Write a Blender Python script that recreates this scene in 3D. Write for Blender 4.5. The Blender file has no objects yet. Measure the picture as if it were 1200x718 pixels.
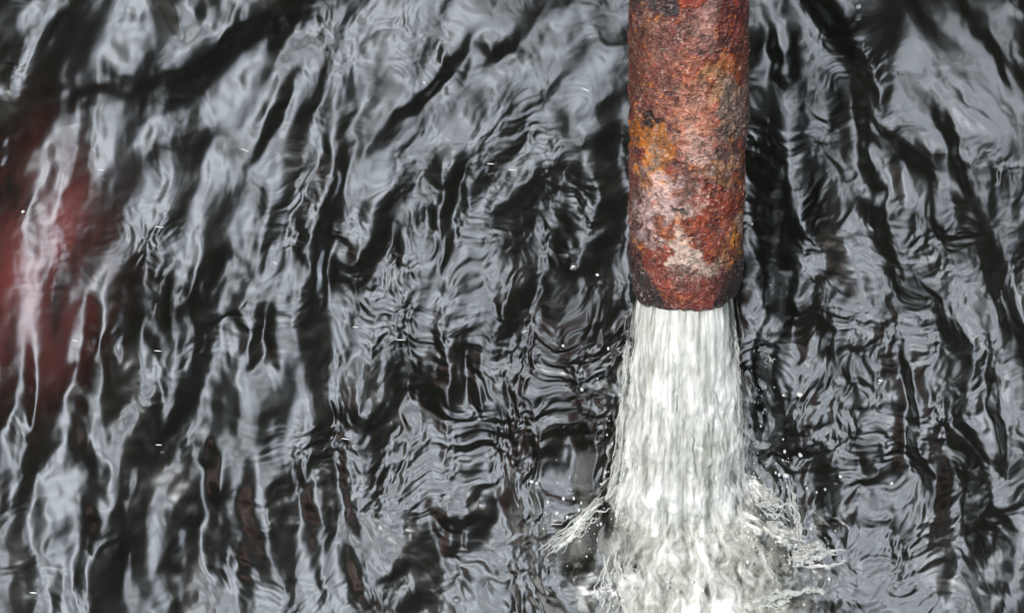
import bpy, math, random
import numpy as np
from mathutils import Vector, Matrix

R = math.radians
rng = np.random.default_rng(7)
random.seed(7)
scene = bpy.context.scene
C = scene.collection

# ------------------------------------------------------------------ camera
DELTA = 62.0                                   # degrees below the horizon
THETA = 24.0                                   # tilt of the pipe away from the picture plane
TANH = 0.21766                                 # tan(half horizontal field of view)
fwd = Vector((0, math.cos(R(DELTA)), -math.sin(R(DELTA))))
upv = Vector((0, math.sin(R(DELTA)), math.cos(R(DELTA))))
rgt = Vector((1, 0, 0))
MOUTH = Vector((0.0, 0.118, 0.25))             # centre of the pipe mouth, water level is z = 0
camloc = MOUTH - 2.35 * (fwd + rgt * (203 / 600 * TANH) + upv * (18 / 600 * TANH))
cd = bpy.data.cameras.new('camera')
cam = bpy.data.objects.new('camera', cd)
C.objects.link(cam)
cam.location = camloc
cam.rotation_euler = (R(90 - DELTA), 0, 0)
cd.sensor_width = 36
cd.lens = 18 / TANH
cd.clip_start = 0.05
cd.clip_end = 2000
scene.camera = cam

# ------------------------------------------------------------------ sky and sun
SUN_EL, SUN_AZ = 66.0, 224.0                   # azimuth clockwise from +y: behind the camera
w = bpy.data.worlds.new('World')
scene.world = w
w.use_nodes = True
nt = w.node_tree
nt.nodes.clear()
def N(tree, typ, **kw):
    n = tree.nodes.new(typ)
    for k, v in kw.items():
        if k.startswith('i_'):
            n.inputs[k[2:].replace('_', ' ')].default_value = v
        else:
            setattr(n, k, v)
    return n
def L(tree, a, b):
    tree.links.new(a, b)
wo = N(nt, 'ShaderNodeOutputWorld')
bg = N(nt, 'ShaderNodeBackground')
bg.inputs['Strength'].default_value = 0.10
sky = N(nt, 'ShaderNodeTexSky', sky_type='NISHITA', sun_disc=False)
sky.sun_elevation = R(SUN_EL)
sky.sun_rotation = R(SUN_AZ)
tc = N(nt, 'ShaderNodeTexCoord')
cn = N(nt, 'ShaderNodeTexNoise')
cn.inputs['Scale'].default_value = 2.6
cn.inputs['Detail'].default_value = 5
cn.inputs['Roughness'].default_value = 0.6
cr = N(nt, 'ShaderNodeValToRGB')
cr.color_ramp.elements[0].position = 0.25
cr.color_ramp.elements[1].position = 0.50
cn2 = N(nt, 'ShaderNodeTexNoise')
cn2.inputs['Scale'].default_value = 4.2
cn2.inputs['Detail'].default_value = 4
cc = N(nt, 'ShaderNodeValToRGB')
cc.color_ramp.elements[0].position = 0.37
cc.color_ramp.elements[0].color = (0.9, 0.97, 1.05, 1)
cc.color_ramp.elements[1].position = 0.65
cc.color_ramp.elements[1].color = (19.5, 21.0, 22.6, 1)
mx = N(nt, 'ShaderNodeMix', data_type='RGBA')
L(nt, tc.outputs['Generated'], cn.inputs['Vector'])
L(nt, tc.outputs['Generated'], cn2.inputs['Vector'])
L(nt, cn.outputs['Fac'], cr.inputs['Fac'])
L(nt, cn2.outputs['Fac'], cc.inputs['Fac'])
L(nt, cr.outputs['Color'], mx.inputs['Factor'])
L(nt, sky.outputs['Color'], mx.inputs[6])
L(nt, cc.outputs['Color'], mx.inputs[7])
L(nt, mx.outputs[2], bg.inputs['Color'])
L(nt, bg.outputs['Background'], wo.inputs['Surface'])

sl = bpy.data.lights.new('sun', 'SUN')
sl.energy = 4.6
sl.angle = R(0.5)
sl.color = (1.0, 0.955, 0.89)
sun = bpy.data.objects.new('sun', sl)
C.objects.link(sun)
sd = Vector((math.sin(R(SUN_AZ)) * math.cos(R(SUN_EL)), math.cos(R(SUN_AZ)) * math.cos(R(SUN_EL)), math.sin(R(SUN_EL))))
sun.rotation_euler = (-sd).to_track_quat('-Z', 'Y').to_euler()
sun.location = sd * 30

scene.view_settings.view_transform = 'Standard'
scene.view_settings.look = 'None'
scene.view_settings.exposure = 0.0
scene.view_settings.gamma = 1.0
scene.view_settings.use_curve_mapping = False
scene.render.engine = 'CYCLES'
scene.cycles.max_bounces = 8
scene.cycles.transparent_max_bounces = 24
scene.cycles.sample_clamp_indirect = 6

# ------------------------------------------------------------------ noise
def _hash(ix, iy, iz, seed):
    h = (ix.astype(np.int64) * 374761393 + iy.astype(np.int64) * 668265263 + iz.astype(np.int64) * 2147483647 + seed * 974634777) & 0xFFFFFFFF
    h = ((h ^ (h >> 13)) * 1274126177) & 0xFFFFFFFF
    h = ((h ^ (h >> 16)) * 2246822519) & 0xFFFFFFFF
    return h ^ (h >> 15)
_G = rng.normal(size=(256, 3))
_G /= np.linalg.norm(_G, axis=1)[:, None]
def perlin(x, y, z=0.0, seed=0):
    x, y, z = np.broadcast_arrays(np.asarray(x, float), np.asarray(y, float), np.asarray(z, float))
    xi, yi, zi = np.floor(x), np.floor(y), np.floor(z)
    fx, fy, fz = x - xi, y - yi, z - zi
    ux, uy, uz = (f * f * f * (f * (f * 6 - 15) + 10) for f in (fx, fy, fz))
    out = 0.0
    flat = not np.any(z)
    for dz in ((0,) if flat else (0, 1)):
        for dy in (0, 1):
            for dx in (0, 1):
                g = _G[_hash(xi + dx, yi + dy, zi + dz, seed) & 255]
                d = g[..., 0] * (fx - dx) + g[..., 1] * (fy - dy) + g[..., 2] * (fz - dz)
                wt = (ux if dx else 1 - ux) * (uy if dy else 1 - uy) * (1.0 if flat else (uz if dz else 1 - uz))
                out = out + d * wt
    return out * 1.6
def fbm(x, y, z=0.0, seed=0, octv=4, gain=0.5, lac=2.03):
    s, a, f = 0.0, 1.0, 1.0
    for o in range(octv):
        s = s + a * perlin(np.asarray(x) * f, np.asarray(y) * f, np.asarray(z) * f, seed + o * 17)
        a *= gain
        f *= lac
    return s
def sstep(a, b, x):
    t = np.clip((x - a) / (b - a), 0, 1)
    return t * t * (3 - 2 * t)

# ------------------------------------------------------------------ helpers
def px_ray(px, py):
    return fwd + rgt * ((px - 600) / 600 * TANH) + upv * ((359 - py) / 600 * TANH)
def on_water(px, py, z=0.0):
    r = px_ray(px, py)
    return camloc + r * ((z - camloc.z) / r.z)
def mesh_obj(name, verts, faces, mat=None, parent=None, smooth=True, attrs=None, uv=None):
    me = bpy.data.meshes.new(name)
    verts = np.ascontiguousarray(verts, dtype=np.float32)
    if isinstance(faces, np.ndarray):
        n, k = faces.shape
        me.vertices.add(len(verts))
        me.vertices.foreach_set('co', verts.ravel())
        me.loops.add(n * k)
        me.loops.foreach_set('vertex_index', faces.astype(np.int32).ravel())
        me.polygons.add(n)
        me.polygons.foreach_set('loop_start', np.arange(0, n * k, k, dtype=np.int32))
        me.update(calc_edges=True)
    else:
        me.from_pydata(verts.tolist(), [], faces)
    if smooth:
        me.polygons.foreach_set('use_smooth', np.ones(len(me.polygons), bool))
    for an, av in (attrs or {}).items():
        if av.ndim == 1:
            a = me.attributes.new(an, 'FLOAT', 'POINT')
            a.data.foreach_set('value', av.astype(np.float32))
        else:
            a = me.attributes.new(an, 'FLOAT_COLOR', 'POINT')
            a.data.foreach_set('color', np.c_[av, np.ones(len(av))].astype(np.float32).ravel())
    if uv is not None:
        a = me.attributes.new('flow', 'FLOAT_VECTOR', 'POINT')
        a.data.foreach_set('vector', uv.astype(np.float32).ravel())
    me.validate()
    o = bpy.data.objects.new(name, me)
    C.objects.link(o)
    if mat:
        me.materials.append(mat)
    if parent:
        o.parent = parent
    return o
def grid_faces(nx, ny, wrap=False):
    i = np.arange(ny - 1)[:, None]
    j = np.arange(nx if wrap else nx - 1)[None, :]
    j2 = (j + 1) % nx
    return np.stack([i * nx + j, i * nx + j2, (i + 1) * nx + j2, (i + 1) * nx + j], -1).reshape(-1, 4)
def tag(o, label=None, cat=None, group=None, kind=None):
    if label: o['label'] = label
    if cat: o['category'] = cat
    if group: o['group'] = group
    if kind: o['kind'] = kind
    return o
def empty(name, loc):
    o = bpy.data.objects.new(name, None)
    o.location = loc
    o.empty_display_size = 0.05
    C.objects.link(o)
    return o
def material(name):
    m = bpy.data.materials.new(name)
    m.use_nodes = True
    t = m.node_tree
    return m, t, t.nodes['Principled BSDF'], t.nodes['Material Output']
def ramp(t, stops, fac):
    n = N(t, 'ShaderNodeValToRGB')
    e = n.color_ramp.elements
    while len(e) < len(stops):
        e.new(0.5)
    for k, (p, c) in enumerate(stops):
        e[k].position = p
        e[k].color = c if len(c) == 4 else (*c, 1)
    L(t, fac, n.inputs['Fac'])
    return n
def math_node(t, op, a, b=None, clamp=False):
    n = N(t, 'ShaderNodeMath', operation=op, use_clamp=clamp)
    for k, v in ((0, a), (1, b)):
        if v is None: continue
        if hasattr(v, 'links'): L(t, v, n.inputs[k])
        else: n.inputs[k].default_value = v
    return n.outputs[0]

# ------------------------------------------------------------------ terrain and pond
m_ground, t, p, _ = material('bank_earth')
g1 = N(t, 'ShaderNodeTexNoise'); g1.inputs['Scale'].default_value = 1.6; g1.inputs['Detail'].default_value = 8
rp = ramp(t, [(0.35, (0.020, 0.026, 0.010)), (0.6, (0.045, 0.038, 0.022)), (0.8, (0.03, 0.05, 0.014))], g1.outputs['Fac'])
L(t, rp.outputs['Color'], p.inputs['Base Color'])
p.inputs['Roughness'].default_value = 0.95
gx = np.sign(np.linspace(-1, 1, 121)) * np.abs(np.linspace(-1, 1, 121)) ** 2.6 * 400
X, Y = np.meshgrid(gx, gx)
pr = np.sqrt((X / 6.0) ** 2 + ((Y - 2.0) / 7.0) ** 2) + 0.08 * perlin(X / 3, Y / 3, seed=3)
Z = -0.7 + sstep(0.8, 1.35, pr) * 1.3 + 0.25 * perlin(X / 9, Y / 9, seed=5) * sstep(1.1, 2, pr)
o = mesh_obj('ground', np.c_[X.ravel(), Y.ravel(), Z.ravel()], grid_faces(121, 121), m_ground)
tag(o, kind='structure')

# ------------------------------------------------------------------ water surface
PW = (-0.88, 0.62, -0.36, 0.80)                 # detailed patch: x0 x1 y0 y1
NX, NY = 1060, 820
xs = np.linspace(PW[0], PW[1], NX)
ys = np.linspace(PW[2], PW[3], NY)
X, Y = np.meshgrid(xs, ys)
IMP = np.array([0.0, 0.0])

def water_height(X, Y):
    rr = np.hypot(X - IMP[0], (Y - IMP[1])) + 1e-6
    ph = np.arctan2(X - IMP[0], Y - IMP[1])
    wx = 0.020 * fbm(X / 0.11, Y / 0.15, seed=11, octv=3)
    wy = 0.014 * fbm(X / 0.11, Y / 0.13, seed=12, octv=3)
    r2 = np.hypot(X + wx, (Y + wy) * 0.56)
    near = np.exp(-(rr / 0.26) ** 2)
    far = sstep(0.10, 0.45, rr)
    def wl(lam, slope):                        # height amplitude from slope amplitude
        return slope * lam / 6.283
    calm = np.exp(-(((X + 0.62) / 0.30) ** 2 + ((Y - 0.52) / 0.26) ** 2)) + 0.8 * np.exp(-(((X - 0.42) / 0.16) ** 2 + ((Y - 0.55) / 0.2) ** 2))
    busy = np.exp(-(((X + 0.18) / 0.24) ** 2 + ((Y - 0.12) / 0.28) ** 2)) + 0.8 * np.exp(-(((X - 0.25) / 0.16) ** 2 + ((Y - 0.1) / 0.3) ** 2))
    h = 0
    # rings spreading from the fall, broken up along their length
    e1 = 0.30 + 1.25 * np.clip(fbm(rr / 0.13, ph * 2.0, seed=21, octv=2) + 0.05, 0, 1.3)
    h = h + wl(0.090, 0.11) * np.sin(6.283 * r2 / 0.090 + 3.5 * perlin(X / 0.18, Y / 0.22, seed=22)) * e1 * (0.15 + far) * (1 + 1.1 * sstep(.10, .24, X))
    # long-crested chop along the rings
    h = h + wl(0.045, 0.42) * (1 - 0.70 * np.clip(busy, 0, 1) - 0.2 * np.clip(calm, 0, 1)) * fbm(r2 / 0.042, ph * np.maximum(rr, 0.15) / 0.15, seed=31, octv=2, gain=0.36) * (0.35 + 0.65 * far)
    # broad swell
    h = h + wl(0.32, 0.10) * fbm(X / 0.13, Y / 0.20, seed=41, octv=2)
    # fine confused ripples, strongest near the fall
    e2 = 0.10 * (1 - 0.6 * np.clip(calm, 0, 1)) + 0.5 * near + 0.5 * busy + 0.55 * np.clip(fbm(X / 0.12, Y / 0.12, seed=52, octv=2) + .1, 0, 1)
    a = X + wx * 2.2
    b = Y + wy * 2.2
    h = h + wl(0.024, 0.33) * fbm(a / 0.019, b / 0.020, seed=51, octv=3, gain=0.45) * e2
    h = h + wl(0.009, 0.30) * perlin(a / 0.0075 + 0.4 * b / 0.02, b / 0.0072, seed=55) * e2 * np.clip(0.4 + perlin(X / .07, Y / .07, seed=56), 0, 1)
    h = h + wl(0.010, 0.15) * perlin(r2 / 0.006, ph * rr / 0.014, seed=57) * np.clip(0.3 + perlin(X / .09, Y / .09, seed=58), 0, 1)
    # fine ring ripples near the fall
    h = h + wl(0.016, 0.09) * np.sin(6.283 * r2 / 0.016 + 3 * perlin(X / .05, Y / .05, seed=61)) * np.clip(perlin(X / .06, Y / .06, seed=62) + .15, 0, 1) * np.exp(-(rr / 0.34) ** 2)
    return h

# broad wave flanks (leaning to the trees, so they mirror dark) and calm lenses (which mirror cloud), where the photograph shows them
HALF = 0.00093
FLANKS = [(50, 165, 40, 50, 0), (10, 120, 18, 50, 0), (140, 410, 22, 62, 0), (180, 560, 38, 60, 0), (212, 640, 26, 75, 0), (35, 690, 18, 40, 0), (70, 480, 16, 46, -8),
    (252, 340, 20, 55, -12), (8, 500, 14, 60, 0), (100, 32, 13, 36, -10), (335, 40, 38, 40, -25), (322, 150, 9, 50, -22), (395, 215, 14, 90, -8), (372, 340, 13, 70, 0),
    (527, 250, 11, 60, -6), (505, 108, 11, 52, -38), (590, 66, 14, 24, -50), (205, 30, 22, 32, -20), (480, 670, 36, 45, 10), (385, 590, 16, 44, 14), (560, 615, 22, 30, 0), (672, 640, 26, 40, 0),
    (905, 60, 15, 50, 10), (1012, 150, 15, 70, 8), (1030, 255, 14, 52, 5), (1112, 170, 12, 85, 8), (915, 345, 30, 40, 0), (965, 400, 12, 40, -8), (905, 500, 32, 48, 0), (1080, 540, 11, 46, 3),
    (1066, 465, 9, 50, 5), (972, 600, 14, 30, 0), (1166, 480, 11, 60, 0), (1165, 650, 26, 60, 0), (1150, 55, 9, 50, 22), (690, 300, 16, 22, 0), (650, 520, 20, 24, 0), (610, 350, 16, 30, 0), (1195, 20, 20, 22, 0), (890, 440, 18, 50, 0), (700, 690, 24, 30, 20), (925, 690, 26, 24, 0), (440, 300, 18, 30, 0), (450, 470, 26, 30, 0), (540, 440, 16, 34, 0), (330, 600, 14, 50, 8), (300, 420, 10, 40, -8), (168, 600, 30, 110, 0), (222, 640, 26, 80, 0), (146, 420, 22, 70, 0), (712, 250, 26, 110, 0), (905, 260, 24, 110, 0), (720, 560, 20, 60, 0), (20, 190, 30, 50, 0)]
LENS = [(150, 70, 95, 60, -15), (50, 45, 60, 50, -10), (260, 200, 50, 60, -15), (1150, 60, 60, 60, 20), (60, 610, 40, 70, 0), (280, 500, 50, 60, 0), (235, 18, 44, 22, 0), (440, 75, 44, 55, -30), (60, 305, 52, 78, 0), (95, 400, 22, 50, 0), (265, 480, 40, 34, 0), (62, 610, 30, 60, 0), (300, 250, 30, 50, -15),
    (1085, 130, 24, 60, 5), (1178, 270, 22, 60, 0), (1140, 25, 42, 24, 20), (250, 150, 34, 36, -20), (640, 60, 40, 30, -30), (255, 560, 18, 60, 8), (1010, 330, 30, 40, 0), (40, 440, 16, 40, 0), (180, 170, 40, 40, -15), (200, 470, 20, 40, 0), (350, 480, 24, 50, 0), (560, 150, 40, 40, -30), (290, 110, 30, 40, -25), (520, 340, 30, 30, 0), (430, 200, 24, 60, -8)]
def soft(v, k=.08):
    return k * np.log1p(np.exp(np.clip(v / k, -40, 40)))
def pool(X, Y):
    H = water_height(X, Y)
    nwx = fbm(X / 0.06, Y / 0.08, seed=81, octv=3)
    nwy = fbm(X / 0.06, Y / 0.08, seed=82, octv=3)
    def local(px, py, sx, sy, deg, wide):
        c = on_water(px, py)
        dx, dy = X - c.x + 0.012 * nwx, Y - c.y + 0.016 * nwy
        ca, sa = math.cos(R(deg)), math.sin(R(deg))
        u, v = ca * dx + sa * dy, -sa * dx + ca * dy          # u runs across the streak
        return u, np.exp(-(u / (sx * HALF * wide)) ** 2 - (v / (sy * HALF * 1.2)) ** 2)
    for x, y, sx, sy, dg in FLANKS:
        u, g = local(x, y, sx, sy, dg, 1.4)
        H = H * (1 - 0.42 * g) + (1 if x < 880 else -1) * 0.36 * u * g
    for x, y, sx, sy, dg in LENS:
        u, g = local(x, y, sx, sy, dg, 1.15)
        H = H * (1 - (0.70 if x < 350 else 0.58) * g) - (0.14 if x < 350 else 0.08) * u * g
    # the slow heave of the pool: the left leans to the open sky, the right a little the other way
    H = H + 0.085 * soft(-(X + .30)) + 0.03 * soft(X - .30) + 0.085 * soft(Y - .36) * (.35 + .65 * np.exp(-((X + .5) / .4) ** 2) + .4 * np.exp(-((X - .45) / .15) ** 2))
    return H * sstep(0.0, 0.9, np.minimum.reduce([X - AW[0], AW[1] - X, Y - AW[2], AW[3] - Y]))
AW = (-2.9, 2.6, -2.2, 3.0)
H = pool(X, Y)

# red tint mixed into the water colour, left side
q = on_water(55, 325)
red = np.exp(-(((X - q.x) + 0.02 * perlin(X / .05, Y / .05, seed=71)) / 0.075) ** 2 - (((Y - q.y)) / 0.165) ** 2)
red = np.clip(red, 0, 1) ** 1.9
red *= np.clip(0.70 + 0.75 * fbm(X / 0.030, Y / 0.10, seed=72, octv=4), 0, 1.2)

m_water, t, p, mo = material('pond_water')
at = N(t, 'ShaderNodeAttribute', attribute_name='red_tint')
mxw = N(t, 'ShaderNodeMix', data_type='RGBA')
mxw.inputs[6].default_value = (0.0045, 0.0048, 0.0040, 1)
mxw.inputs[7].default_value = (0.165, 0.034, 0.033, 1)
L(t, at.outputs['Fac'], mxw.inputs['Factor'])
L(t, mxw.outputs[2], p.inputs['Base Color'])
p.inputs['Roughness'].default_value = 0.17
p.inputs['IOR'].default_value = 4.2
o = mesh_obj('water', np.c_[X.ravel(), Y.ravel(), H.ravel()], grid_faces(NX, NY), m_water, attrs={'red_tint': np.clip(red, 0, 1).ravel()})
tag(o, 'dark rippled water under the pipe mirroring cloud', kind='structure')
# the water round the detailed patch, coarser with distance
def ring(inner, outer, nx, ny, fn, drop):
    ox = np.linspace(outer[0], outer[1], nx); oy = np.linspace(outer[2], outer[3], ny)
    OX, OY = np.meshgrid(ox, oy)
    f = grid_faces(nx, ny)
    fx, fy = OX.ravel()[f], OY.ravel()[f]
    keep = ~((fx.min(1) > inner[0] + .012) & (fx.max(1) < inner[1] - .012) & (fy.min(1) > inner[2] + .012) & (fy.max(1) < inner[3] - .012))
    o = mesh_obj('water', np.c_[OX.ravel(), OY.ravel(), (fn(OX, OY) - drop).ravel()], f[keep], m_water)
    tag(o, kind='structure')
ring(PW, AW, 560, 520, pool, .002)
ring(AW, (-9, 9, -8, 13), 300, 330, lambda a, b: 0.004 * fbm(a / .3, b / .3, seed=77, octv=2) * sstep(0, .5, np.maximum.reduce([AW[0] - a, a - AW[1], AW[2] - b, b - AW[3]])), .006)

# ------------------------------------------------------------------ trees round the pond (seen mirrored in the water)
m_leaf, t, p, _ = material('tree_leaves')
oi = N(t, 'ShaderNodeTexNoise'); oi.inputs['Scale'].default_value = 0.9
rp = ramp(t, [(0.3, (0.012, 0.018, 0.006)), (0.7, (0.032, 0.04, 0.014))], oi.outputs['Fac'])
L(t, rp.outputs['Color'], p.inputs['Base Color'])
p.inputs['Roughness'].default_value = 0.7
p.inputs['Specular IOR Level'].default_value = 0.2
m_bark, t, p, _ = material('tree_bark')
p.inputs['Base Color'].default_value = (0.05, 0.04, 0.03, 1)
p.inputs['Roughness'].default_value = 0.9
def tube(path, radii, n=8, jitter=0.0, seed=0):
    path = np.asarray(path, float)
    V = []
    prev = None
    for i in range(len(path)):
        d = path[min(i + 1, len(path) - 1)] - path[max(i - 1, 0)]
        d = d / (np.linalg.norm(d) + 1e-9)
        ref = np.array([0.31, 0.2, 0.93]) if abs(d[2]) < 0.9 else np.array([1.0, 0.1, 0])
        a = np.cross(d, ref) if prev is None else prev - d * prev.dot(d)
        a /= np.linalg.norm(a) + 1e-9
        prev = a
        b = np.cross(d, a)
        for k in range(n):
            an = 6.2832 * k / n
            V.append(path[i] + (a * math.cos(an) + b * math.sin(an)) * radii[i])
    F = [tuple(x) for x in grid_faces(n, len(path), True)]
    F.append(tuple(range(n - 1, -1, -1)))
    F.append(tuple((len(path) - 1) * n + k for k in range(n)))
    return V, F
def merge(parts):
    V, F = [], []
    for v, f in parts:
        b = len(V)
        V += list(v)
        F += [tuple(i + b for i in q) for q in f]
    return np.array(V), F
def tree(x, y, h, cr, label, lean=(0, 0), leaves=5200, seed=0, low=0.14):
    r_ = np.random.default_rng(seed)
    root = empty('tree', (x, y, 0.3))
    tag(root, label, 'tree', 'trees round the pond')
    top = np.array([lean[0], lean[1], h * 0.78])
    parts = [tube([top * s + np.array([0.15 * math.sin(5 * s), 0.12 * math.cos(4 * s), -0.3 * (s == 0)]) for s in np.linspace(0, 1, 8)], np.linspace(0.24, 0.06, 8))]
    cl = []
    for k in range(32):
        s = r_.uniform(0.22, 1.0)
        b0 = top * s
        d = r_.normal(size=3); d[2] = abs(d[2]) * 0.7; d /= np.linalg.norm(d)
        e = b0 + d * np.array([cr, cr, h * 0.28]) * r_.uniform(0.55, 1.0)
        e[2] = np.clip(e[2], h * low, h)
        parts.append(tube([b0 + (e - b0) * q + np.array([0, 0, 0.3 * math.sin(3.14 * q)]) for q in np.linspace(0, 1, 5)], np.linspace(0.07, 0.015, 5), n=5))
        cl.append((e, r_.uniform(0.7, 1.5)))
        cl.append((b0 + (e - b0) * 0.6, r_.uniform(0.6, 1.1)))
    v, f = merge(parts)
    mesh_obj('trunk', v, f, m_bark, root)
    n = leaves
    ci = r_.integers(0, len(cl), n)
    cen = np.array([cl[i][0] for i in ci]); rad = np.array([cl[i][1] for i in ci])
    dv = r_.normal(size=(n, 3)); dv /= np.linalg.norm(dv, axis=1)[:, None]
    pos = cen + dv * (rad * r_.uniform(0.2, 1, n) ** 0.5 * np.where(r_.random(n) < .35, r_.uniform(1.0, 2.3, n), 1.0))[:, None]
    ax = r_.normal(size=(n, 3)); ax /= np.linalg.norm(ax, axis=1)[:, None]
    bx = np.cross(ax, r_.normal(size=(n, 3))); bx /= np.linalg.norm(bx, axis=1)[:, None]
    sz = r_.uniform(0.16, 0.34, n)[:, None]
    q = np.stack([pos - ax * sz, pos + bx * sz * 0.5, pos + ax * sz, pos - bx * sz * 0.5], 1).reshape(-1, 3)
    mesh_obj('crown', q, np.arange(4 * n).reshape(-1, 4), m_leaf, root, smooth=False)
    return root
TREES = [(-4.65, 4.6, 13.0, 4.4, 12000, 'broad dark tree overhanging the pond, mirrored as black flanks on the ripples'), (-4.9, 9.8, 14.2, 4.3, 8000, 'tall dark tree on the far left bank'),
         (5.7, 4.6, 12.6, 3.8, 9000, 'lower leafy tree on the right bank'), (5.0, 12.0, 13.0, 3.6, 4000, 'dark tree on the far right bank'), (0.6, 10.4, 13.4, 3.8, 7000, 'dark tree straight across the pond')]
for k, (tx, ty, th, tr, tn, tl) in enumerate(TREES):
    tree(tx, ty, th, tr, tl, seed=100 + k, leaves=tn)

# ------------------------------------------------------------------ rusty pipe
a_dir = (Vector((0.016, 0, 0)) + (-upv) * math.cos(R(THETA)) + fwd * math.sin(R(THETA))).normalized()
n_dir = (-(fwd) * math.cos(R(THETA)) - upv * math.sin(R(THETA)))
n_dir = (n_dir - a_dir * n_dir.dot(a_dir)).normalized()
s_dir = a_dir.cross(n_dir).normalized()
if s_dir.x < 0: s_dir = -s_dir
A, NN, SS, MM = (np.array(v) for v in (a_dir, n_dir, s_dir, MOUTH))
PR = 0.0548
NA = 360
# rings: dense on the part in view, then sparse up to a bend and down into the pond
s_list = np.r_[np.linspace(0, 0.012, 26)[:-1], np.linspace(0.012, 0.40, 760), np.linspace(0.40, 0.70, 200)[1:]]
al = np.linspace(-math.pi, math.pi, NA, endpoint=False)
AL, SV = np.meshgrid(al, s_list)
def pipe_xy(AL, SV):                             # picture-like chart of the pipe's face, used only to place rust patches
    return 805 + 66 * np.sin(AL) + np.where(np.abs(AL) > 1.57, 400, 0) * np.sign(AL), 338 + 24 * np.cos(AL) - SV * 1080
QX, QY = pipe_xy(AL, SV)
cx3, cy3 = np.cos(AL) * PR, np.sin(AL) * PR
def pn(f, seed, octv=4, gain=0.5, sv=1.0):
    return fbm(cx3 * f, cy3 * f, SV * f * sv, seed=seed, octv=octv, gain=gain)
print('pipe noise')
n_big = pn(26, 201, 5, 0.55)
n_mid = pn(75, 202, 5, 0.6)
n_fine = pn(330, 203, 4, 0.65)
n_wx = pn(40, 204, 4, 0.6)
n_wy = pn(40, 205, 4, 0.6)
n_pit = pn(140, 206, 3, 0.5)
n_cell = np.abs(pn(55, 207, 4, 0.55))
lay1, lay2, lay3 = pn(30, 212, 6, 0.58), pn(46, 213, 6, 0.58), pn(70, 214, 5, 0.6, 0.6)
WX = QX + 15 * n_wx + 5 * n_pit
WY = QY + 18 * n_wy + 5 * n_mid
def patch(x, y, sx, sy, rot=0.0, soft=0.25):
    dx, dy = WX - x, WY - y
    c, s = math.cos(rot), math.sin(rot)
    d = np.sqrt(((c * dx + s * dy) / sx) ** 2 + ((-s * dx + c * dy) / sy) ** 2)
    return 1 - sstep(1 - soft, 1 + soft, d + 0.18 * n_mid)
def srgb(r, g, b):
    c = np.array([r, g, b]) / 255.0
    return np.where(c <= 0.04045, c / 12.92, ((c + 0.055) / 1.055) ** 2.4)
col = np.zeros(AL.shape + (3,))
def lay(c, m, k=1.0):
    global col
    m = np.clip(m * k, 0, 1)[..., None]
    col = col * (1 - m) + srgb(*c) * m
hgt = np.zeros(AL.shape)
col[:] = srgb(98, 52, 42)
lay((70, 32, 26), sstep(0.0, 0.5, n_big))
lay((140, 88, 66), sstep(-0.1, -0.6, n_big))
lay((116, 40, 26), sstep(0.15, 0.55, n_mid) * 0.7)
lay((104, 82, 84), sstep(0.05, 0.5, n_wy) * 0.55)
lay((62, 22, 20), sstep(0.15, 0.5, n_wx + .3 * n_pit) * 0.7)
lay((60, 34, 30), sstep(0.1, 0.6, -n_mid) * 0.6)
lay((132, 58, 38), sstep(.10, .20, lay2), .75)
lay((66, 38, 38), sstep(-.06, -.14, lay1), .8)
lay((152, 112, 100), sstep(.0, .06, lay3) * sstep(.0, .4, n_wx + .3), .5)
lay((112, 44, 30), sstep(.22, .30, lay1), .6)
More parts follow.
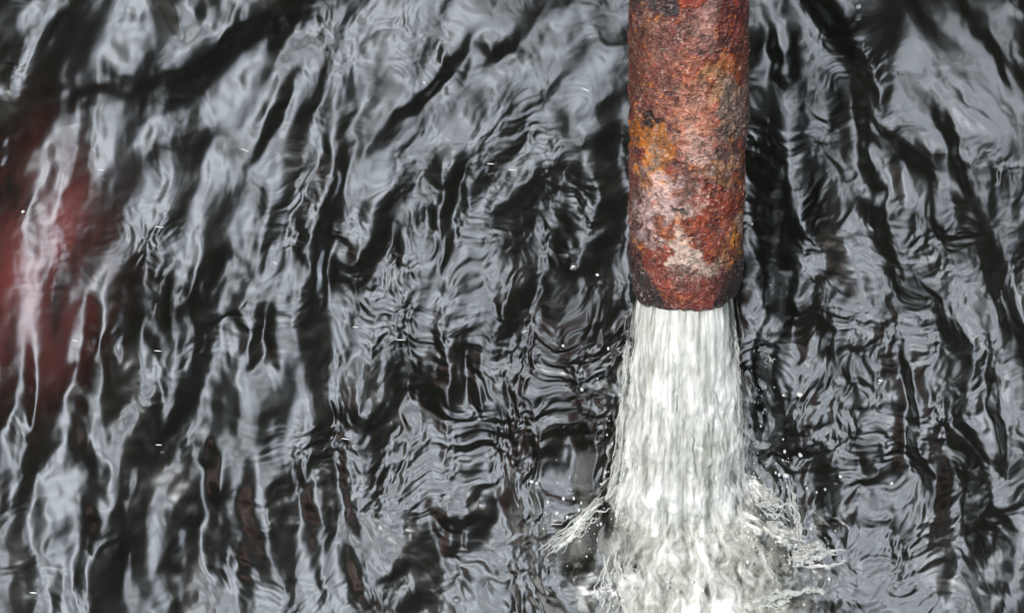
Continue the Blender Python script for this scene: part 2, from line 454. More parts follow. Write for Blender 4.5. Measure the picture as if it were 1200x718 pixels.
# zones read off the photograph, top to bottom
Z_ = [((150, 52, 26), 800, 8, 44, 18, .6), ((96, 26, 18), 858, 40, 26, 70, .6), ((46, 40, 42), 762, 8, 24, 26, .95), ((52, 44, 46), 780, 26, 9, 12, .9),
      ((110, 66, 48), 755, 85, 16, 50, .75), ((140, 84, 66), 806, 110, 30, 70, .55), ((174, 126, 108), 806, 150, 22, 46, .45), ((70, 34, 30), 772, 42, 14, 7, .8), ((60, 28, 26), 796, 48, 16, 5, .8), ((104, 60, 54), 770, 80, 14, 26, .6), ((88, 40, 34), 826, 66, 14, 18, .6), ((150, 84, 50), 818, 98, 10, 12, .6), ((160, 122, 116), 815, 55, 20, 26, .45),
      ((64, 20, 14), 846, 66, 20, 12, .8), ((134, 70, 34), 852, 84, 22, 12, .7),
      ((108, 92, 82), 852, 130, 22, 34, .9), ((70, 50, 48), 838, 186, 22, 16, .85), ((96, 84, 80), 846, 150, 14, 20, .6), ((160, 106, 60), 838, 92, 12, 12, .4), ((158, 132, 104), 830, 108, 12, 22, .45),
      ((46, 14, 10), 758, 146, 10, 13, .95), ((176, 104, 34), 750, 158, 8, 16, .9), ((168, 112, 44), 766, 178, 16, 26, .55), ((140, 120, 110), 758, 190, 10, 24, .8),
      ((84, 46, 44), 786, 186, 12, 14, .7), ((178, 150, 148), 815, 190, 12, 14, .6), ((112, 70, 60), 800, 205, 18, 16, .6),
      ((160, 90, 36), 866, 195, 5, 30, .5), ((178, 116, 40), 766, 214, 14, 14, .7), ((170, 128, 90), 838, 204, 12, 10, .45), ((190, 116, 40), 752, 166, 10, 18, .7), ((196, 168, 158), 812, 176, 20, 26, .5), ((184, 164, 164), 775, 246, 30, 36, .85), ((164, 110, 50), 790, 252, 14, 10, .6),
      ((150, 146, 142), 802, 238, 12, 8, .6), ((46, 34, 34), 788, 238, 8, 9, .9), ((50, 20, 16), 818, 222, 9, 7, .85),
      ((124, 56, 36), 828, 262, 36, 36, .92), ((168, 92, 44), 790, 268, 16, 12, .8), ((78, 26, 22), 840, 252, 20, 11, .8), ((112, 60, 52), 842, 286, 16, 14, .6), ((174, 112, 52), 866, 262, 7, 26, .85), ((196, 178, 160), 864, 262, 4, 9, .9),
      ((192, 180, 172), 794, 288, 18, 22, .8), ((178, 164, 156), 808, 310, 26, 13, .65), ((150, 132, 118), 842, 308, 16, 9, .6), ((160, 118, 66), 858, 292, 8, 18, .6), ((80, 44, 40), 800, 316, 9, 7, .7)]
for c, x, y, sx, sy, k in Z_:
    lay(c, patch(x, y, sx, sy), k)
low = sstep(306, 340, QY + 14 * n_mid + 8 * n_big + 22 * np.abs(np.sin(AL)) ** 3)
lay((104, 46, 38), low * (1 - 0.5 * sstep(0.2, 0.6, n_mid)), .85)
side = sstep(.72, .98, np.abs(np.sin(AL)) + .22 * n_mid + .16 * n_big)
lay((46, 17, 14), side, .62)  # shade on the turned-away sides, painted into the rust colour and broken by noise
# speckle: yellow oxide, pale lime, dark pits
spk = sstep(0.38, 0.6, 0.6 * n_fine + 0.7 * n_mid)
lay((186, 122, 52), spk * sstep(-0.2, 0.4, n_wx), .45)
spw = sstep(0.34, 0.62, pn(420, 209, 3, 0.6) + 0.4 * n_cell)
lay((176, 160, 150), spw * sstep(-0.1, 0.4, n_wy), .28)
pit = sstep(0.42, 0.62, n_pit + 0.3 * n_fine + 0.25 * n_wx)
lay((38, 18, 15), pit, .7)
crack = 1 - sstep(0.0, 0.05, np.abs(pn(36, 211, 4, 0.55) + 0.02))
edge_l = np.maximum(1 - sstep(0, .05, np.abs(lay1 + .075)), 1 - sstep(0, .05, np.abs(lay2 - .16)))
lay((44, 20, 15), edge_l * sstep(-.3, .2, n_wx), .6)
lay((36, 15, 12), crack * sstep(-0.1, 0.3, n_big), .8)
lay((24, 8, 8), sstep(-3, 13, QY - (350 - 70 * np.clip((np.abs(np.sin(AL)) - .42) / .58, 0, 1) ** .8) + 7 * n_mid + 9 * n_pit - 60 * (np.abs(np.sin(AL)) < .3)), .95)  # dark lower corners at the mouth: shade painted into the rust colour
lay((178, 164, 156), sstep(.42, .6, n_fine + .35 * n_pit) * sstep(-.2, .5, -n_wx), .45)
col *= (0.77 * np.clip(1 + 0.32 * n_fine + 0.46 * n_mid + 0.46 * n_pit, .2, 2.2))[..., None]
gy = col.mean(-1, keepdims=True)
col = np.clip(gy + (col - gy) * 1.13, 0.003, 0.62)
# relief: scale layers step down where it has flaked off
layer = sstep(-0.10, -0.05, lay1) * 0.0008 + sstep(0.14, 0.18, lay2) * 0.0007 + sstep(-0.02, 0.03, lay3) * 0.0004
hgt = layer + 0.0003 * n_big + 0.0005 * n_mid + 0.0004 * n_pit + 0.00014 * n_fine - 0.0011 * pit - 0.0007 * crack
hgt += 0.0009 * patch(852, 130, 22, 34, soft=.1) + 0.0007 * patch(794, 288, 18, 22, soft=.1) - 0.0016 * patch(758, 146, 10, 13) + 0.0006 * patch(775, 246, 30, 36, soft=.1) - 0.0014 * patch(788, 238, 8, 9)
hgt *= 1.5
hgt *= sstep(0.0, 0.004, SV) * 0.75 + 0.25
RAD = PR + hgt - 0.0016 * (1 - sstep(0, 0.006, SV)) ** 2 - 0.0034 * (1 - sstep(0, 0.045, SV)) ** 2
lip = 0.0034 * n_mid + 0.0022 * n_big              # uneven, corroded rim
SVd = SV - lip * (1 - sstep(0, 0.02, SV))
def pipe_pt(AL, S, Rd):
    return MM + (-A) * S[..., None] + (NN * np.cos(AL)[..., None] + SS * np.sin(AL)[..., None]) * Rd[..., None]
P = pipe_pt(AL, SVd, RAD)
# inner wall
s_in = np.linspace(0, 0.25, 20)
AI, SI = np.meshgrid(al, s_in)
PI_ = pipe_pt(AI, SI - lip[0][None, :] * (1 - sstep(0, .02, SI)), np.full(AI.shape, PR - 0.0045) - 0.0005 * (SI > 0) * 0)
allP = np.concatenate([PI_[::-1], P], 0)
colI = np.broadcast_to(np.array([0.03, 0.012, 0.009]), PI_.shape)
allC = np.concatenate([colI, col], 0)
print('pipe mesh')
root = empty('rusty_pipe', MOUTH)
tag(root, 'thick rusty iron pipe in flaking red and orange with pale scale, pouring out water', 'pipe')
m_rust, t, p, _ = material('rust')
at = N(t, 'ShaderNodeAttribute', attribute_name='rust_colour')
tcn = N(t, 'ShaderNodeTexCoord')
nz = N(t, 'ShaderNodeTexNoise'); nz.inputs['Scale'].default_value = 900; nz.inputs['Detail'].default_value = 4
L(t, tcn.outputs['Object'], nz.inputs['Vector'])
rp = ramp(t, [(0.3, (0.68, 0.66, 0.65)), (0.7, (1.36, 1.32, 1.3))], nz.outputs['Fac'])
mm = N(t, 'ShaderNodeMix', data_type='RGBA', blend_type='MULTIPLY'); mm.inputs['Factor'].default_value = 1
L(t, at.outputs['Color'], mm.inputs[6]); L(t, rp.outputs['Color'], mm.inputs[7])
L(t, mm.outputs[2], p.inputs['Base Color'])
rr_ = ramp(t, [(0.35, (0.24,) * 3), (0.65, (0.62,) * 3)], nz.outputs['Fac'])
L(t, rr_.outputs['Color'], p.inputs['Roughness'])
bp = N(t, 'ShaderNodeBump'); bp.inputs['Strength'].default_value = 0.45; bp.inputs['Distance'].default_value = 0.0018
L(t, nz.outputs['Fac'], bp.inputs['Height']); L(t, bp.outputs['Normal'], p.inputs['Normal'])
p.inputs['Specular IOR Level'].default_value = 0.45
loc = np.array(MOUTH)
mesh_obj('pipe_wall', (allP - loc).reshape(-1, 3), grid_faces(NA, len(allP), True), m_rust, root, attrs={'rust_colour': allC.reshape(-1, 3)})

# loose scale lifting off the wall
OUT = NN * np.cos(AL)[..., None] + SS * np.sin(AL)[..., None]
def scale_piece(name, mask, h, tint=(1, 1, 1), label=None, curl=0.0):
    idx = np.arange(AL.size).reshape(AL.shape)
    q = np.stack([idx[:-1], np.roll(idx, -1, 1)[:-1], np.roll(idx, -1, 1)[1:], idx[1:]], -1).reshape(-1, 4)
    mk = mask.ravel()
    q = q[mk[q].min(1) > 0.03]
    if len(q) < 12: return
    used, inv = np.unique(q, return_inverse=True)
    lift = h * sstep(0.03, 0.5, mk[used]) - 0.0005 + 0.0003 * n_mid.ravel()[used] + curl * (QY.ravel()[used] - QY.ravel()[used].mean()) / 40
    v = P.reshape(-1, 3)[used] + OUT.reshape(-1, 3)[used] * lift[:, None]
    c = np.clip(col.reshape(-1, 3)[used] * np.array(tint) * (.9 + .25 * n_pit.ravel()[used])[:, None], .003, .7)
    o = mesh_obj(name, v - loc, inv.reshape(-1, 4), m_rust, root, attrs={'rust_colour': c})
    if label: o['label'] = label
    return o
scale_piece('scale_crust', np.maximum(patch(775, 246, 30, 36), patch(794, 292, 20, 24)), .0010, (1.08, 1.06, 1.05), 'pale grey mineral crust above the pipe mouth')
scale_piece('scale_crust', patch(852, 130, 22, 34), .0012, (1, 1, 1), 'grey brown crust on the right flank of the pipe')
scale_piece('scale_crust', patch(764, 10, 26, 26), .0011, (.9, .9, .95), 'dark grey crust at the upper left of the pipe')
rf = np.random.default_rng(33)
for k in range(26):
    fx_, fy_ = rf.uniform(748, 860), rf.uniform(4, 325)
    scale_piece('rust_flake', patch(fx_, fy_, rf.uniform(5, 13), rf.uniform(4, 10), rf.uniform(-.8, .8), soft=.12), rf.uniform(.0010, .0020), [(1.15, .8, .7), (.6, .5, .5), (1.15, 1.1, 1.05)][k % 3], curl=rf.uniform(-.0006, .0010))

# ------------------------------------------------------------------ falling water
V0, GR = 1.2, 9.81
T_IMP = (-V0 * 0.766 + math.sqrt((V0 * 0.766) ** 2 + 2 * GR * 0.25)) / GR
def jet_c(tt):
    tt = np.asarray(tt)[..., None]
    return MM + A * V0 * tt + np.array([0, 0, -0.5 * GR]) * tt ** 2
KT = np.array([0, 0.16, 0.36, 0.55, 0.74, 0.92, 1.02, 1.35])
KL = np.array([.0500, .0560, .0600, .0620, .0650, .0705, .076, .092])
KR = np.array([.0490, .0535, .0565, .0640, .0680, .0730, .080, .096])
m_jet, t, p, mo = material('aerated_water')
fl = N(t, 'ShaderNodeAttribute', attribute_name='flow')
at = N(t, 'ShaderNodeAttribute', attribute_name='air')
al_ = N(t, 'ShaderNodeAttribute', attribute_name='cover')
mp = N(t, 'ShaderNodeMapping'); mp.inputs['Scale'].default_value = (1.0, 0.24, 1.0)
L(t, fl.outputs['Vector'], mp.inputs['Vector'])
nz = N(t, 'ShaderNodeTexNoise'); nz.inputs['Scale'].default_value = 190; nz.inputs['Detail'].default_value = 6; nz.inputs['Roughness'].default_value = 0.62; nz.inputs['Distortion'].default_value = 0.5
L(t, mp.outputs['Vector'], nz.inputs['Vector'])
mp2 = N(t, 'ShaderNodeMapping'); mp2.inputs['Scale'].default_value = (1.0, 0.33, 1.0); mp2.inputs['Location'].default_value = (3.1, 1.7, 0)
L(t, fl.outputs['Vector'], mp2.inputs['Vector'])
nb = N(t, 'ShaderNodeTexNoise'); nb.inputs['Scale'].default_value = 52; nb.inputs['Detail'].default_value = 5; nb.inputs['Distortion'].default_value = 0.6
L(t, mp2.outputs['Vector'], nb.inputs['Vector'])
f0 = math_node(t, 'ADD', at.outputs['Fac'], math_node(t, 'MULTIPLY', math_node(t, 'SUBTRACT', nz.outputs['Fac'], 0.5), 0.38))
f1 = math_node(t, 'ADD', f0, math_node(t, 'MULTIPLY', math_node(t, 'SUBTRACT', nb.outputs['Fac'], 0.5), 1.6))
rp = ramp(t, [(0.0, (0.11, 0.122, 0.095)), (0.35, (0.38, 0.395, 0.36)), (0.65, (0.59, 0.605, 0.58)), (1.0, (0.80, 0.81, 0.80))], f1)
L(t, rp.outputs['Color'], p.inputs['Base Color'])
p.inputs['Roughness'].default_value = 0.22
p.inputs['IOR'].default_value = 1.33
bp = N(t, 'ShaderNodeBump'); bp.inputs['Strength'].default_value = 0.22; bp.inputs['Distance'].default_value = 0.002
L(t, nz.outputs['Fac'], bp.inputs['Height']); L(t, bp.outputs['Normal'], p.inputs['Normal'])
f2 = math_node(t, 'ADD', al_.outputs['Fac'], math_node(t, 'MULTIPLY', math_node(t, 'SUBTRACT', nz.outputs['Fac'], 0.5), 1.1), clamp=True)
L(t, f2, p.inputs['Alpha'])

def jet_shell(name, parent, scale, seed, cover, air0, tmax=1.35, na=300, nt_=420):
    u = np.linspace(-math.pi, math.pi, na, endpoint=False)
    q = np.linspace(0.0, tmax, nt_)
    U, Q = np.meshgrid(u, q)
    Tt = Q * T_IMP
    cen = jet_c(Tt)
    vel = A * V0 + np.array([0, 0, -GR]) * Tt[..., None]
    vel /= np.linalg.norm(vel, axis=-1)[..., None]
    sx = np.broadcast_to(np.array([1.0, 0, 0]), vel.shape)
    nn = np.cross(vel, sx); nn /= np.linalg.norm(nn, axis=-1)[..., None]
    nn *= np.sign((nn * NN).sum(-1))[..., None]
    kl, kr = np.interp(Q, KT, KL), np.interp(Q, KT, KR)
    rx = np.where(np.sin(U) < 0, kl, kr) * scale
    ry = (0.049 + 0.012 * Q) * scale
    cu, su = np.cos(U), np.sin(U)
    ln = Tt * V0 + 0.5 * GR * Tt ** 2 * 0.7        # path length, m
    st1 = fbm(cu * 6, su * 6, ln * 9, seed=seed, octv=4, gain=0.6)
    st2 = fbm(cu * 16, su * 16, ln * 26, seed=seed + 5, octv=3, gain=0.6)
    st3 = fbm(cu * 34, su * 34, ln * 60, seed=seed + 6, octv=2, gain=0.6)
    lob = fbm(cu * 2.0, su * 2.0, ln * 22, seed=seed + 9, octv=3)
    grow = 0.15 + 0.85 * sstep(0.0, 0.35, Q)
    d = (0.0016 * st1 + 0.0004 * st2 + 0.0062 * lob) * grow * (0.6 + 0.9 * Q)
    Pj = cen + sx * ((rx + d) * su)[..., None] + nn * ((ry + d) * cu)[..., None]
    air = air0 + 0.14 * st1 + 0.10 * st2 + 0.10 * st3 + 0.16 * lob
    big = fbm(cu * 3.2, su * 3.2, ln * 15, seed=seed + 12, octv=4, gain=.55)
    air = air + .34 * big * (.4 + .6 * sstep(.1, .6, Q)) + (.12 + .12 * st1) * sstep(.55, 1.0, Q) + .30 * np.exp(-((U + .25) / .22) ** 2 - ((Q - .93) / .10) ** 2) * (.6 + st2)  # last term puts a bright spot low on the front of the stream
    cv = cover + 0.40 * st1 + 0.3 * st2 + 0.45 * lob * (scale > .88) - 0.30 * sstep(0.75, 0.95, np.abs(su)) * (scale > .88) - 0.45 * sstep(.8, 1.25, Q) * (scale > .9)
    flow = np.stack([U * 0.06, ln, np.full(U.shape, seed * 1.7)], -1)
    return mesh_obj(name, (Pj - loc).reshape(-1, 3), grid_faces(na, nt_, True), m_jet, parent,
                    attrs={'air': air.ravel(), 'cover': cv.ravel()}, uv=flow.reshape(-1, 3))
jr = empty('falling_water', MOUTH)
tag(jr, 'white frothy stream of water falling from the mouth of the rusty pipe', 'water stream')
jet_shell('stream_core', jr, 0.83, 301, 2.0, 0.50)
jet_shell('stream_sheet', jr, 0.94, 321, 0.52, 0.60)
jet_shell('outer_sheet', jr, 1.04, 341, 0.18, 0.64)

# ------------------------------------------------------------------ foam where the stream lands
m_milk, t, p, mo = material('milky_water')
p.inputs['Base Color'].default_value = (0.43, 0.45, 0.405, 1)
p.inputs['Roughness'].default_value = 0.35
am = N(t, 'ShaderNodeAttribute', attribute_name='cover')
L(t, am.outputs['Fac'], p.inputs['Alpha'])
KX, KY = np.meshgrid(np.linspace(-0.26, 0.28, 220), np.linspace(-0.44, 0.12, 240))
kx = KX + 0.045 * fbm(KX / .06, KY / .08, seed=391, octv=5, gain=.6); ky = KY + 0.045 * fbm(KX / .06, KY / .08, seed=392, octv=5, gain=.6)
kd = np.sqrt(((kx - .02) / .128) ** 2 + ((ky + .14) / .23) ** 2)
kc = np.clip((.95 - sstep(.25, 1.05, kd)) * (.52 + 1.5 * fbm(kx / .030, ky / .06, seed=393, octv=5, gain=.6)), 0, .96)
kz = .006 + .004 * fbm(KX / .04, KY / .05, seed=394, octv=3) * np.exp(-kd ** 2)
f_ = grid_faces(220, 240)
o = mesh_obj('milky_water', np.c_[KX.ravel(), KY.ravel(), kz.ravel()], f_[kd.ravel()[f_].min(1) < 1.15], m_milk, attrs={'cover': kc.ravel()})
tag(o, kind='stuff')
def foam_layer(name, seed, z0, cov, air0, sx=.112, sy=.22, rise=.03):
    nx, ny = 360, 400
    xs = np.linspace(-0.26, 0.28, nx); ys = np.linspace(-0.40, 0.17, ny)
    FX, FY = np.meshgrid(xs, ys)
    wx = 0.014 * fbm(FX / .05, FY / .07, seed=seed, octv=4); wy = 0.014 * fbm(FX / .05, FY / .07, seed=seed + 3, octv=4)
    ax_, ay_ = FX + wx, FY + wy
    rr = np.hypot(ax_, ay_ - 0.20); ph = np.arctan2(ax_, -(ay_ - 0.20))
    dx = np.where(ax_ > 0.01, (ax_ - 0.01) / (sx * 1.08), (ax_ - 0.01) / (sx * .92))
    d = np.sqrt(dx ** 2 + ((ay_ + 0.13) / sy) ** 2)
    t1 = fbm(ph * 22, rr / .075, seed=seed + 5, octv=5, gain=.62)
    t2 = fbm(ax_ / .012, ay_ / .024, seed=seed + 8, octv=3, gain=.6)
    t3 = fbm(ax_ / .045, ay_ / .06, seed=seed + 9, octv=4, gain=.6)
    mound = np.exp(-(ax_ / .12) ** 2 - ((ay_ + .15) / .09) ** 2)
    Zf = z0 + rise * mound + (0.0016 * t1 + 0.0008 * t2 + 0.003 * t3) * np.exp(-d ** 2 * .35) * sstep(-.01, -.09, ay_ + .3 * np.abs(ax_) * 0) 
    cv = cov - 1.25 * sstep(.35, 1.25, d) + 0.55 * t1 + 0.30 * t2 + 0.55 * t3
    cv = cv - 0.9 * sstep(-.075, -.02, ay_) * (np.abs(ax_) < .2) * (rise > .015)
    air = air0 + 0.26 * t1 + 0.12 * t2 + .12 * t3 - .10 * d
    flow = np.stack([ph * .22, rr, np.full(FX.shape, seed * 1.3)], -1)
    f = grid_faces(nx, ny)
    keep = (d.ravel()[f].min(1) < 1.7)
    o = mesh_obj(name, np.c_[FX.ravel(), FY.ravel(), Zf.ravel()], f[keep], m_jet, attrs={'air': air.ravel(), 'cover': cv.ravel()}, uv=flow.reshape(-1, 3))
    tag(o, kind='stuff')
    return o
foam_layer('foam', 401, 0.009, 0.66, 0.34, rise=.012)
foam_layer('foam', 431, 0.012, 0.52, 0.50, .115, .20, rise=.016)
foam_layer('foam', 461, 0.015, 0.36, 0.66, .09, .18, rise=.020)

# ------------------------------------------------------------------ splashes and droplets
m_spl, t, p, mo = material('clear_splash_water')
p.inputs['Base Color'].default_value = (0.93, 0.95, 0.93, 1)
p.inputs['Roughness'].default_value = 0.06
p.inputs['IOR'].default_value = 1.33
p.inputs['Transmission Weight'].default_value = 0.78
nz = N(t, 'ShaderNodeTexNoise'); nz.inputs['Scale'].default_value = 420; nz.inputs['Detail'].default_value = 3
tcn = N(t, 'ShaderNodeTexCoord'); L(t, tcn.outputs['Object'], nz.inputs['Vector'])
bp = N(t, 'ShaderNodeBump'); bp.inputs['Strength'].default_value = 0.5; bp.inputs['Distance'].default_value = 0.002
L(t, nz.outputs['Fac'], bp.inputs['Height']); L(t, bp.outputs['Normal'], p.inputs['Normal'])
rs = np.random.default_rng(91)
def strand(pts, r0, r1, lump=0.5, n=9, steps=26, wob=0.004):
    """a rope of water through pts, lumpy and tapering"""
    P_ = np.array([np.array(q, float) for q in pts])
    tt = np.linspace(0, len(P_) - 1, steps)
    path = np.stack([np.interp(tt, np.arange(len(P_)), P_[:, k]) for k in range(3)], 1)
    k = np.array([.25, .5, .25])
    for _ in range(3):
        path[1:-1] = path[:-2] * .25 + path[1:-1] * .5 + path[2:] * .25
    sd_ = int(rs.integers(1000))
    u = np.linspace(0, 1, steps)
    for c_ in range(3):
        path[:, c_] += wob * fbm(u * 5, np.full(steps, sd_ * .37 + c_ * 7), seed=sd_, octv=3)
    rad = (r0 + (r1 - r0) * u) * np.clip(1 + lump * 1.6 * fbm(u * 7, np.full(steps, sd_ * .11), seed=sd_ + 1, octv=2), .25, 2.2)
    rad *= np.sqrt(np.clip(np.minimum(u * 12 + .05, (1 - u) * 10 + .02), 0, 1))
    V, F = tube(path, rad, n)
    V = np.array(V)
    V += 0.12 * rad.mean() * np.stack([perlin(V[:, 0] * 250, V[:, 1] * 250, V[:, 2] * 250, seed=s_) for s_ in (1, 2, 3)], 1)
    return V, F
def W(px, py, z):
    return tuple(on_water(px, py, z))
def smear(fm, parent, c):
    (x0, y0), (x1, y1), wid, z0, sd_ = fm                      # a torn sheet of white water from one point to another
    p0, p1 = np.array(W(x0, y0, z0)), np.array(W(x1, y1, z0 * .5))
    ln = np.linalg.norm(p1 - p0)
    ax = (p1 - p0) / ln
    ay = np.cross([0, 0, 1.0], ax); ay /= np.linalg.norm(ay)
    a_, b_ = np.meshgrid(np.linspace(-.15, 1.15, 130), np.linspace(-1.2, 1.2, 70))
    n1 = fbm(a_ * ln / .03, b_ * wid / .007, seed=sd_, octv=4, gain=.6)
    n2 = fbm(a_ * ln / .02, b_ * wid / .02, seed=sd_ + 4, octv=3)
    bb = b_ + .5 * n2
    w_ = (1 - .55 * np.clip(a_, 0, 1))
    cv = .52 - 1.15 * sstep(.15, 1.0, np.abs(bb) / w_) - sstep(.55, 1.12, a_ + .25 * n2) - sstep(.02, -.15, a_) + .75 * n1
    pz = .006 * np.exp(-(b_ / .6) ** 2) * np.sin(np.clip(a_, 0, 1) * 3.14) + .0025 * n2 + .0008 * n1
    v = p0 + ax * (a_ * ln)[..., None] + ay * (b_ * wid)[..., None] + np.array([0, 0, 1.0]) * pz[..., None] - np.array([0, 0, 1.0]) * (np.clip(a_, 0, 1) * z0 * .4)[..., None] * 0
    fl_ = np.stack([b_ * wid, a_ * ln, np.full(a_.shape, sd_ * .9)], -1)
    o = mesh_obj('white_sheet', (v - c).reshape(-1, 3), grid_faces(130, 70), m_jet, parent, attrs={'air': (.55 + .3 * n1).ravel(), 'cover': cv.ravel()}, uv=fl_.reshape(-1, 3))
def splash(ropes, label, foam=None):
    parts = [strand([W(*q) for q in pts], r0, r1, **kw) for pts, r0, r1, kw in ropes]
    v, f = merge(parts)
    c = v.mean(0)
    o = mesh_obj('water_splash', v - c, f, m_spl)
    o.location = c
    for fm in foam or ():
        smear(fm, o, c)
    tag(o, label, 'splash', 'splashes thrown up beside the falling water')
    return o
def fan(p0, p1, n, spread, z0, z1, r, jl=.35, curl=0):
    out = []
    n, r = int(n * .75 + 1), r * .72
    for k in range(n):
        s_ = rs.uniform(0, jl); e_ = rs.uniform(1 - jl, 1)
        ox, oy = rs.normal(0, spread, 2)
        a_ = np.array(p0) + (np.array(p1) - np.array(p0)) * s_ + rs.normal(0, spread * .5, 2)
        b_ = np.array(p0) + (np.array(p1) - np.array(p0)) * e_ + (ox, oy)
        m_ = (a_ + b_) / 2 + rs.normal(0, spread * .6, 2) + (0, -curl)
        zz = rs.uniform(.6, 1.1)
        out.append(([(a_[0], a_[1], z0 * zz), (m_[0], m_[1], (z0 + z1) * .6 * zz), (b_[0], b_[1], z1 * zz)], r * rs.uniform(.5, 1.2), r * rs.uniform(.25, .7), dict(lump=.7)))
    return out
splash(fan((712, 575), (634, 655), 9, 7, .026, .010, .0016) + fan((712, 590), (650, 640), 7, 9, .024, .012, .0011), 'long smeared tongue of splashing water thrown out to the left of the falling stream', [((718, 572), (634, 660), .013, .02, 501)])
splash(fan((900, 610), (945, 645), 10, 8, .03, .035, .0042) + fan((925, 560), (940, 640), 6, 5, .03, .04, .0022, curl=-4), 'knotted crown of clear splash water right of the stream, below a thin upright thread', [((872, 605), (940, 648), .020, .016, 521)])
splash([([(940, 655, .03), (962, 640, .04), (972, 648, .04)], .0030, .0016, dict(lump=.8)), ([(935, 648, .03), (955, 655, .035), (990, 640, .045)], .0026, .0009, dict(lump=.8)), ([(945, 640, .03), (958, 634, .04), (966, 642, .04)], .0024, .0020, dict(lump=.6))] + fan((920, 646), (980, 650), 16, 9, .03, .04, .0026), 'lumpy glassy splash reaching furthest right with a pointed tip', [((915, 636), (975, 648), .009, .025, 533)])
splash([([(880, 705, .02), (910, 698, .03), (950, 690, .04)], .004, .002, dict(lump=.7)), ([(945, 690, .04), (958, 692, .04), (965, 696, .04)], .0035, .003, dict(lump=.6))] + fan((870, 710), (930, 695), 9, 6, .02, .03, .003), 'thin finger of splash water ending in a round drop near the bottom edge', [((850, 712), (935, 696), .016, .018, 541)])
splash(fan((880, 560), (915, 585), 8, 9, .03, .03, .0030) + fan((890, 590), (930, 600), 8, 8, .03, .03, .0022), 'small clear splash beside the lower right edge of the stream', [((872, 560), (915, 600), .018, .03, 551)])
splash(fan((893, 405), (905, 430), 5, 5, .05, .05, .0013) + fan((892, 412), (898, 408), 4, 3, .05, .05, .002), 'tiny twist of water in the air right of the pipe mouth')
splash(fan((716, 640), (700, 715), 9, 14, .03, .01, .0020) + fan((740, 650), (735, 715), 7, 12, .03, .01, .0016), 'greenish strings of water running down left of the foam')

def level(px, py):
    z = 0.0
    for _ in range(3):
        c = on_water(px, py, z)
        ix = int(np.clip((c.x - PW[0]) / (PW[1] - PW[0]) * (NX - 1), 0, NX - 1)); iy = int(np.clip((c.y - PW[2]) / (PW[3] - PW[2]) * (NY - 1), 0, NY - 1))
        z = float(H[iy, ix])
    return z
def droplet(px, py, z, ln, wd, ang, label, grp='drops of water in the air'):
    nu, nv = 10, 7
    th = np.linspace(0, math.pi, nv)[1:-1]
    u = np.linspace(0, 6.2832, nu, endpoint=False)
    T_, U_ = np.meshgrid(th, u, indexing='ij')
    v = np.stack([np.cos(T_) * ln, np.sin(T_) * np.cos(U_) * wd, np.sin(T_) * np.sin(U_) * wd], -1).reshape(-1, 3)
    v = np.r_[v, [[ln, 0, 0], [-ln, 0, 0]]]
    f = [tuple(q) for q in grid_faces(nu, nv - 2, True)]
    a0, a1 = len(v) - 2, len(v) - 1
    f += [(a0, (k + 1) % nu, k) for k in range(nu)] + [(a1, (nv - 3) * nu + k, (nv - 3) * nu + (k + 1) % nu) for k in range(nu)]
    o = mesh_obj('water_droplet', v, f, m_drop)
    o.location = on_water(px, py, z)
    o.rotation_euler = (0, 0, -ang)
    tag(o, label, 'droplet', grp)
m_drop, t, p, mo = material('droplet_water')
p.inputs['Base Color'].default_value = (0.9, 0.92, 0.93, 1)
p.inputs['Roughness'].default_value = 0.08
p.inputs['IOR'].default_value = 1.33
p.inputs['Transmission Weight'].default_value = 0.6
DR = [(187, 266, 6, .1, 'below the long dark streak of water in the upper left'), (287, 176, 6, .45, 'over bright cloud reflection in the upper left'), (118, 199, 5, .05, 'above the pink water near the left edge'),
      (322, 308, 4, .6, 'over smooth grey water left of the middle'), (185, 411, 5, .1, 'beside the thin upright ripples in the left half'), (88, 399, 4, .1, 'over the lower pink water at the left'),
      (186, 521, 4, .05, 'on black water in the lower left'), (39, 694, 5, .05, 'near the bottom left corner'), (497, 97, 2.5, .8, 'round and bright, left of the pipe top'),
      (686, 105, 6, .5, 'just left of the pipe at its top'), (601, 199, 6, .1, 'midway along the pipe but well left of it'), (575, 192, 5, .1, 'paired with a brighter drop left of the pipe'),
      (469, 398, 6, .05, 'in the centre over fine ripples'), (417, 383, 4, .05, 'left of the centre above fine ripples'), (615, 388, 4, -.5, 'left of the pipe mouth over dark water'),
      (405, 514, 5, .2, 'under the centre on streaked ripples'), (1006, 8, 5, -.6, 'at the top edge right of the pipe'), (27, 248, 3, -.6, 'above the pink water by the left edge'),
      (700, 322, 3, .3, 'close to the left of the pipe mouth'), (660, 405, 3, .9, 'left of the upper stream'), (881, 262, 3, 1.2, 'clinging by the pale right edge of the pipe'),
      (682, 456, 3.4, 1.4, 'bright and tall, left of the stream at half height'), (623, 564, 3.5, .2, 'by the tip of the left splash'), (629, 566, 2.6, .2, 'beside a larger drop near the left splash'),
      (937, 462, 5, .2, 'big and clear right of the stream'), (918, 463, 2.4, .9, 'smaller of two right of the stream'), (985, 558, 3, .5, 'over dark water far right of the stream'),
      (938, 533, 3.6, .8, 'above the right hand splashes'), (921, 557, 4.6, .3, 'hanging over the right hand foam'), (1045, 566, 3, -.9, 'under the long black streak at the right')]
for (x, y, r_, an, where) in DR:
    long_ = r_ > 3.6 and x < 880
    k = 0.00087
    droplet(x, y, level(x, y) + .010, r_ * k * (1.0 if long_ else .8), k * (0.75 if long_ else r_ * .62), an, ('tiny bright falling drop ' if long_ else 'small glassy water drop ') + where)

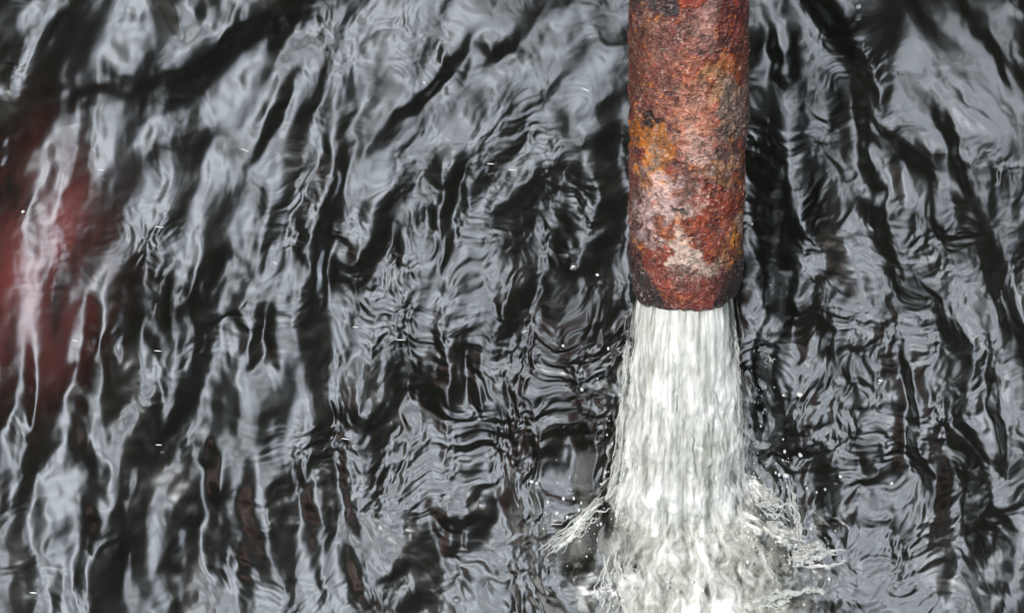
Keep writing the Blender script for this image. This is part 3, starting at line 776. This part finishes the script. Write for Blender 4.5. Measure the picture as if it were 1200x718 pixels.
# glassy ropes and threads running down the stream
ps_ = []
for k in range(80):
    u0 = rs.uniform(-1.75, 1.75)
    if k % 3 == 0: u0 = rs.choice([-1, 1]) * rs.uniform(1.0, 1.6)
    q0 = rs.uniform(.12, 1.0); q1 = q0 + rs.uniform(.06, .30)
    qq = np.linspace(q0, q1, 12); uu = u0 + .05 * np.sin(qq * 9 + k) + rs.normal(0, .05) * (qq - q0)
    cen = jet_c(qq * T_IMP)
    vel = A * V0 + np.array([0, 0, -GR]) * (qq * T_IMP)[:, None]; vel /= np.linalg.norm(vel, axis=1)[:, None]
    nn_ = np.cross(vel, [1.0, 0, 0]); nn_ /= np.linalg.norm(nn_, axis=1)[:, None]; nn_ *= np.sign((nn_ * NN).sum(1))[:, None]
    off = rs.uniform(.93, 1.02)
    rx_ = np.where(np.sin(uu) < 0, np.interp(qq, KT, KL), np.interp(qq, KT, KR)) * off
    pts = cen + np.array([1.0, 0, 0]) * (rx_ * np.sin(uu))[:, None] + nn_ * ((.049 + .012 * qq) * off * np.cos(uu))[:, None]
    r_ = rs.uniform(.0005, .0016)
    ps_.append(strand(pts, r_, r_ * .5, lump=.7, n=6, steps=18, wob=.0015))
v, f = merge(ps_)
tag(mesh_obj('water_strands', v - loc, f, m_spl, jr), kind='stuff')

# fine spray round the splashes
pr_ = []
for (x, y, sx_, sy_, n_) in [(905, 590, 32, 40, 70), (690, 600, 26, 28, 45), (945, 640, 26, 22, 40), (890, 450, 12, 50, 30), (720, 520, 10, 40, 18), (800, 640, 60, 40, 40)]:
    for k in range(n_):
        c = np.array(on_water(x + rs.normal() * sx_, y + rs.normal() * sy_, rs.uniform(.01, .05)))
        r_ = .0006 + .0011 * rs.random() ** 3
        th = np.array([.5, 1.2, 1.9, 2.6])
        v = [c + r_ * np.array([math.sin(t_) * math.cos(q_), math.sin(t_) * math.sin(q_) * 1.5, math.cos(t_)]) for t_ in th for q_ in np.linspace(0, 6.2832, 7)[:-1]]
        f = [tuple(q_) for q_ in grid_faces(6, 4, True)] + [(5, 4, 3, 2, 1, 0), (18, 19, 20, 21, 22, 23)]
        pr_.append((v, f))
v, f = merge(pr_)
tag(mesh_obj('spray', v, f, m_drop), kind='stuff')

# bubbles resting on the water
def bubble(px, py, r, label):
    nu, nv = 20, 8
    z_ = level(px, py)
    c = on_water(px, py, z_)
    th = np.linspace(0.0, 1.75, nv)[1:]
    u = np.linspace(0, 6.2832, nu, endpoint=False)
    T_, U_ = np.meshgrid(th, u, indexing='ij')
    v = np.stack([np.sin(T_) * np.cos(U_), np.sin(T_) * np.sin(U_), np.cos(T_) * .8], -1).reshape(-1, 3) * r
    v = np.r_[v, [[0, 0, r * .8]]]
    f = [tuple(q) for q in grid_faces(nu, nv - 1, True)] + [(len(v) - 1, k, (k + 1) % nu) for k in range(nu)]
    o = mesh_obj('air_bubble', v, f, m_water)
    o.location = (c.x, c.y, z_)
    tag(o, label, 'bubble', 'bubbles on the water')
bubble(565, 591, .0052, 'largest round bubble floating on black water left of the splash')
bubble(535, 702, .0040, 'round bubble on dark water at the bottom edge')
bubble(1032, 445, .0045, 'bubble in the grey ripples right of the stream')
bubble(672, 312, .0045, 'bubble ringed by ripples left of the pipe end')
